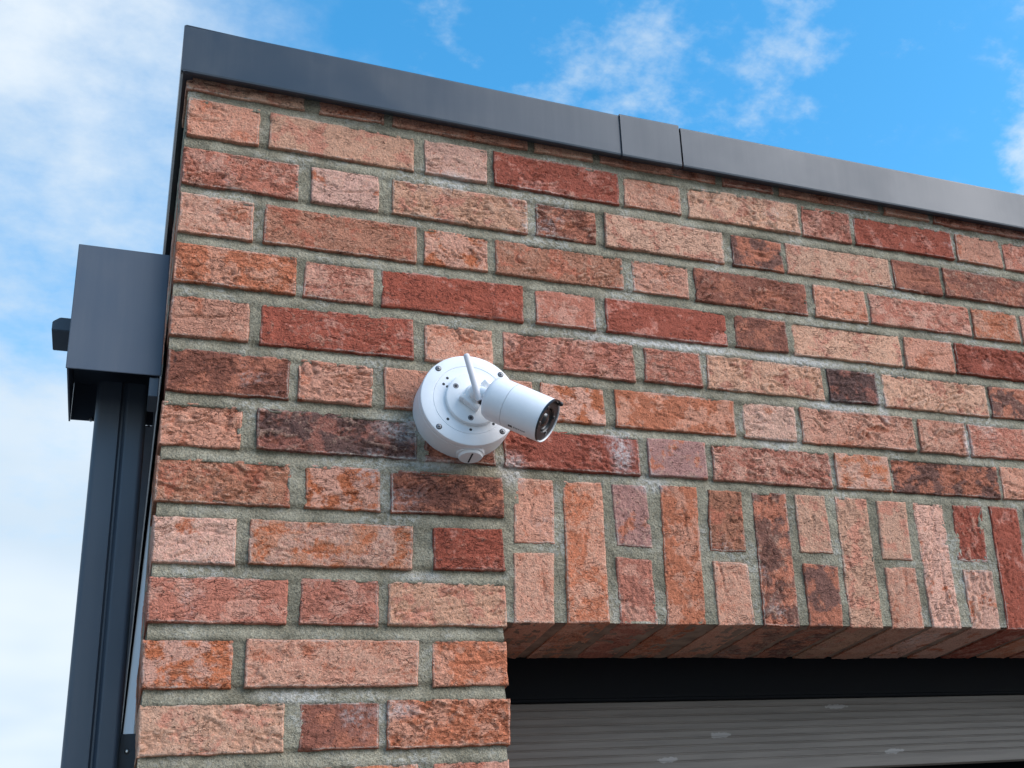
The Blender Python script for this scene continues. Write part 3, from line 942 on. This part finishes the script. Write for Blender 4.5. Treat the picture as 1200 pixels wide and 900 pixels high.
def panel(z0, z1, y0, x0=0.44, x1=2.9):
    bm = bmesh.new(); pr2 = ribbed(z0, z1, y0, 0.0118)
    A = [bm.verts.new(dl((x0, y, z))) for y, z in pr2]; B = [bm.verts.new(dl((x1, y, z))) for y, z in pr2]
    for i in range(len(pr2) - 1): bm.faces.new((A[i], A[i + 1], B[i + 1], B[i]))
    bmesh.ops.recalc_face_normals(bm, faces=bm.faces[:])
    bm_obj("door_panel", bm, M_DOOR, gd)
panel(2.003, 2.1175, 0.2100)
z = 1.985
while z > 0.3:
    panel(z - 0.49, z, 0.262); z -= 0.495
bm = bmesh.new(); add_box(bm, dl((0.46, 0.290, 0.0)), dl((2.89, 0.32, 2.11)))
bm_obj("door_core", bm, M_FRAME, gd)

# ------------------------------------------------------------------ security camera
CC = Vector((0.3780, 0.0, 2.4830))
cam_t = thing("security_camera", "white bullet security camera with stub antenna on a round junction box on the brick wall", "camera", CC)
OUT = Vector((0, -1, 0))
def MB(h=0.0, off=(0, 0)): return frame((off[0], -h, off[1]), (0, -1, 0))
FH = 0.046
bm = bmesh.new()
add_lathe(bm, [(0.0, -.004), (.0678, -.004), (.0680, .002), (.0680, .012), (.0678, .030), (.0676, .0345), (.0664, .0352)], MB(), 96)
jb = bm_obj("junction_box", bm, M_WHITE, cam_t, smooth=35)
bm = bmesh.new()
add_lathe(bm, [(.0660, .0340), (.0660, .0362), (.0676, .0366), (.0678, .0375), (.0676, .0440), (.0668, .0455), (.0655, .0460), (.0512, .0460), (.0508, .0452), (.0502, .0452), (.0498, .0460), (0.0, .0460)], MB(), 96)
lid = bm_obj("lid", bm, M_WHITE2, cam_t, smooth=30)
# threaded plug at the bottom of the box
Mp = frame((0.0050, -0.0185, -0.0672), (0, -0.12, -1), (1, 0, 0))
bm = bmesh.new(); add_lathe(bm, [(.0190, -.008), (.0190, .0020), (.0183, .0030), (.0165, .0033)], Mp, 40)
bm_obj("plug_collar", bm, M_WHITE, jb, smooth=40)
bm = bmesh.new(); add_lathe(bm, [(.0163, .0), (.0163, .0060), (.0153, .0074), (0, .0074)], Mp, 40)
pl = bm_obj("cable_plug", bm, M_WHITE, jb, smooth=40)
bm = bmesh.new(); add_box(bm, (-.0011, -.0125, .0072), (.0011, .0125, .0078))
bm.transform(Mp); bm_obj("slot", bm, M_HOLE, jb)
# lid screws at the measured square
for sx in (-1, 1):
    for sz in (-1, 1):
        c = (sx * .0432, sz * .0432)
        bm = bmesh.new(); add_lathe(bm, [(.0041, .0460), (.0041, .0463), (.0034, .0463), (.0033, .0461)], MB(0, c), 20)
        sc = bm_obj("screw", bm, M_HOLE, cam_t, smooth=40)
        bm = bmesh.new(); add_lathe(bm, [(.0033, .0460), (.0032, .0466), (.0020, .0470), (0, .0470)], MB(0, c), 20)
        bm_obj("screw_head", bm, M_SCREW, sc, smooth=40)
        bm = bmesh.new(); add_box(bm, (c[0] - .0014, -.04725, c[1] - .00045), (c[0] + .0014, -.0469, c[1] + .00045)); add_box(bm, (c[0] - .00045, -.04732, c[1] - .0014), (c[0] + .00045, -.0468, c[1] + .0014))
        bm_obj("screw_slot", bm, M_HOLE, sc)
# small drilled holes
for hx_, hz_ in ((-.0310, .0300), (-.0362, .0205), (-.0312, -.0310), (.0315, .0250), (.0310, -.0330), (-.0005, -.0440), (-.0312, .0172)):
    bm = bmesh.new(); add_lathe(bm, [(.0020, .04605), (.0017, .04625), (0, .04625)], MB(0, (hx_, hz_)), 14)
    bm_obj("screw_hole", bm, M_HOLE, cam_t)
# mounting plate, ball joint, clamp
MO = (0.0040, 0.0000)
bm = bmesh.new(); add_lathe(bm, [(.0385, .0461), (.0385, .0505), (.0375, .0520), (.0355, .0526), (0, .0526)], MB(0, MO), 72)
plate = bm_obj("mount_plate", bm, M_WHITE, cam_t, smooth=35)
for a in (147, 259, 30):
    c = (MO[0] + .0300 * math.cos(math.radians(a)), MO[1] + .0300 * math.sin(math.radians(a)))
    bm = bmesh.new(); add_lathe(bm, [(.0040, .05265), (.0038, .05285), (0, .05285)], MB(0, c), 18)
    h_ = bm_obj("screw", bm, M_SCREW, plate, smooth=40)
    bm = bmesh.new(); add_lathe(bm, [(.0021, .0529), (.0019, .0531), (0, .0531)], MB(0, c), 14)
    bm_obj("screw_slot", bm, M_HOLE, h_)
bm = bmesh.new(); add_lathe(bm, [(.0150, .0526), (.0150, .0600), (.0142, .0625), (.0125, .0638), (.0105, .0640)], MB(0, (MO[0], MO[1] + .003)), 48)
bm_obj("joint_socket", bm, M_WHITE, cam_t, smooth=40)
bm = bmesh.new(); add_lathe(bm, [(0.0118 * math.sin(math.pi * i / 14), .0650 - .0118 * math.cos(math.pi * i / 14)) for i in range(1, 14)] + [(0, .0768)], MB(0, (MO[0], MO[1] + .003)), 32)
bm_obj("ball_joint", bm, M_WHITE2, cam_t, smooth=80)
# wing shaped clamp lever, curved
bm = bmesh.new()
pts = [(-.0215, -.0045), (-.0185, -.0025), (-.0150, -.0047), (-.0105, -.0095), (-.0055, -.0130), (-.0005, -.0165), (.0030, -.0190)]
ww = [.0022, .0034, .0036, .0026, .0026, .0034, .0024]
A, B, A2, B2 = [], [], [], []
for i, (x, z) in enumerate(pts):
    j0 = pts[max(i - 1, 0)]; j1 = pts[min(i + 1, 6)]
    t = Vector((j1[0] - j0[0], j1[1] - j0[1])).normalized(); nn = Vector((-t.y, t.x)) * ww[i]
    for lst, sg, yy in ((A, 1, -.0640), (B, -1, -.0640), (A2, 1, -.0528), (B2, -1, -.0528)):
        lst.append(bm.verts.new((MO[0] + x + sg * nn.x, yy, MO[1] + z + sg * nn.y)))
for i in range(6):
    for P_, Q_ in ((A, B), (B, B2), (B2, A2), (A2, A)): bm.faces.new((P_[i], P_[i + 1], Q_[i + 1], Q_[i]))
bm.faces.new((A[0], B[0], B2[0], A2[0])); bm.faces.new((A[6], A2[6], B2[6], B[6]))
bmesh.ops.recalc_face_normals(bm, faces=bm.faces[:])
bmesh.ops.bevel(bm, geom=bm.edges[:], offset=0.0009, segments=2, affect='EDGES')
bm_obj("clamp_lever", bm, M_WHITE, cam_t, smooth=50)
# bullet body
AX = Vector((0.7414, -0.4264, -0.5181)).normalized()
REAR = Vector((0.3960, -0.0860, 2.4688)) - CC + AX * 0.0035 + Vector((-0.0002, -0.0010, 0.0024))
FRONT = REAR + AX * 0.085
Mb = frame(REAR, AX, (0, 0, 1))      # local x = up across the barrel
RB = 0.0309
bm = bmesh.new()
add_lathe(bm, [(0, -.0052), (.0120, -.0052), (.0240, -.0040), (.0284, -.0012), (.0301, .0030), (.0306, .0080), (RB - .0002, .0290)], Mb, 80)
body = bm_obj("camera_rear", bm, M_WHITE2, cam_t, smooth=60)
bm = bmesh.new()
add_lathe(bm, [(RB - .0008, .0288), (RB - .0004, .0294), (RB, .0297), (RB, .0830), (RB - .0004, .0846), (RB - .0014, .0850), (RB - .0020, .0844), (RB - .0022, .0800)], Mb, 80)
bar = bm_obj("camera_barrel", bm, M_WHITE2, cam_t, smooth=40)
bm = bmesh.new()     # black face ring and recess
add_lathe(bm, [(RB - .0021, .0830), (RB - .0045, .0832), (.0175, .0826), (.0165, .0815), (.0160, .0780), (0, .0780)], Mb, 64)
fr = bm_obj("face_ring", bm, M_BLACKP, cam_t, smooth=40)
bm = bmesh.new(); add_lathe(bm, [(.0155, .0782), (.0150, .0802), (.0135, .0806), (.0125, .0792), (.0100, .0790)], Mb, 48)
bm_obj("lens_ring", bm, M_BLACKP, fr, smooth=40)
bm = bmesh.new(); add_lathe(bm, [(.0100, .0792), (.0085, .0815), (.0055, .0830), (0, .0836)], Mb, 48)
bm_obj("lens", bm, M_GLASSD, cam_t, smooth=80)
for a in (55, 125, 235, 305):
    ca, sa = math.cos(math.radians(a)) * .0205, math.sin(math.radians(a)) * .0205
    bm = bmesh.new(); add_lathe(bm, [(.0030, .0829), (.0026, .0836), (0, .0838)], Mb @ Matrix.Translation((ca, sa, 0)), 16)
    bm_obj("infrared_lamp", bm, M_GLASSD, fr, smooth=60)
# dark edge of the sun shield: from the top round the near side, with a small nub at the top
view0 = Mb.to_3x3().inverted() @ (Vector(cam.matrix_world.translation) - CC - REAR)
side = 1 if math.sin(math.atan2(view0.y, view0.x)) > 0 else -1
bm = bmesh.new()
seg = 30; v0 = []
for i in range(seg + 1):
    a = side * math.radians(-14 + 188 * i / seg)
    e = 0.0008 + 0.0012 * max(0.0, math.cos(a))
    ro, ri = RB + .0004, RB - .0016
    v0.append([bm.verts.new(Mb @ Vector((rr_ * math.cos(a), rr_ * math.sin(a), zz))) for rr_, zz in ((ro, .0834), (ro, .0852 + e), (ri, .0852 + e), (ri, .0834))])
for p0, p1 in zip(v0, v0[1:]):
    for i in range(4): bm.faces.new((p0[i], p0[(i + 1) % 4], p1[(i + 1) % 4], p1[i]))
bm.faces.new(v0[0]); bm.faces.new(v0[-1][::-1])
add_lathe(bm, [(0, .0815), (.0030, .0815), (.0032, .0880), (.0022, .0898), (0, .0902)], Mb @ Matrix.Translation(((RB - .0008) * math.cos(math.radians(8)), -side * (RB - .0008) * math.sin(math.radians(8)), 0)), 14)
bmesh.ops.recalc_face_normals(bm, faces=bm.faces[:])
bm_obj("rain_brow", bm, M_BLACKP, cam_t, smooth=50)
# printed mark: two small black blocks and a short grey word, too small to read
view = (Vector(cam.matrix_world.translation) - CC - REAR)
lv = Mb.to_3x3().inverted() @ view
a_view = math.atan2(lv.y, lv.x)
def on_barrel(bm, a0, a1, z0, z1, lift=0.00025):
    q = [bm.verts.new(Mb @ Vector(((RB + l) * math.cos(a), (RB + l) * math.sin(a), zz))) for l in (lift, -0.0004) for a, zz in ((a0, z0), (a0, z1), (a1, z1), (a1, z0))]
    for f in ((0, 1, 2, 3), (7, 6, 5, 4), (0, 4, 5, 1), (1, 5, 6, 2), (2, 6, 7, 3), (3, 7, 4, 0)): bm.faces.new([q[i] for i in f])
    bmesh.ops.recalc_face_normals(bm, faces=bm.faces[:])
SG = 1 if Mb.to_3x3() @ Vector((math.cos(a_view + 1), math.sin(a_view + 1), 0)) @ Vector((0, 0, 1)) < 0 else -1
AM = a_view + SG * math.radians(56)
bm = bmesh.new()
for z0, z1 in ((.0420, .0448), (.0452, .0480)): on_barrel(bm, AM - .06, AM + .06, z0, z1)
bm_obj("printed_logo", bm, M_BLACKP, bar)
bm = bmesh.new()
zz = .0500
for k, w_ in enumerate((.0020, .0012, .0021, .0022, .0019, .0021, .0021)):
    hgt = .036 if k % 3 else .046
    on_barrel(bm, AM - hgt, AM - hgt + .022, zz, zz + w_); on_barrel(bm, AM + .012, AM + .034, zz, zz + w_ * .8)
    on_barrel(bm, AM - hgt + .0225, AM + .0115, zz, zz + .0006)
    zz += w_ + .0007
bm_obj("printed_word", bm, M_GREYP, bar)
# neck between ball joint and barrel
bm = bmesh.new()
add_tube(bm, [Vector((MO[0], -.070, MO[1] + .003)), Vector((MO[0] + .003, -.078, MO[1] - .002)), REAR + AX * .004], [.0085, .0082, .0090], 24)
bm_obj("neck", bm, M_WHITE2, cam_t, smooth=60)
bm = bmesh.new()
add_lathe(bm, [(.0058, -.004), (.0058, .004), (.0050, .005), (0, .005)], frame((MO[0] + .0100, -.0760, MO[1] + .0120), (0.5, -0.7, 0.5)), 24)
bm_obj("pivot_screw", bm, M_WHITE, cam_t, smooth=40)
# stub antenna with hinge
ab = Vector((0.3822, -0.0800, 2.4670)) - CC; at_ = Vector((0.3640, -0.0830, 2.5335)) - CC
dv = (at_ - ab).normalized()
bm = bmesh.new()
add_lathe(bm, [(0, 0), (.0046, 0), (.0050, .002), (.0049, .014), (.0046, .040), (.0042, .0655), (.0040, .0672), (.0030, .0690), (0, .0697)], frame(ab, dv), 24)
bm_obj("antenna", bm, M_ANT, cam_t, smooth=60)
bm = bmesh.new()
add_tube(bm, [ab - dv * .001, ab - dv * .0035 + Vector((.0030, .002, 0)), Vector((MO[0] + .008, -.077, MO[1] - .010))], [.0036, .0036, .0034], 16)
bm_obj("antenna_hinge", bm, M_BLACKP, cam_t, smooth=60)
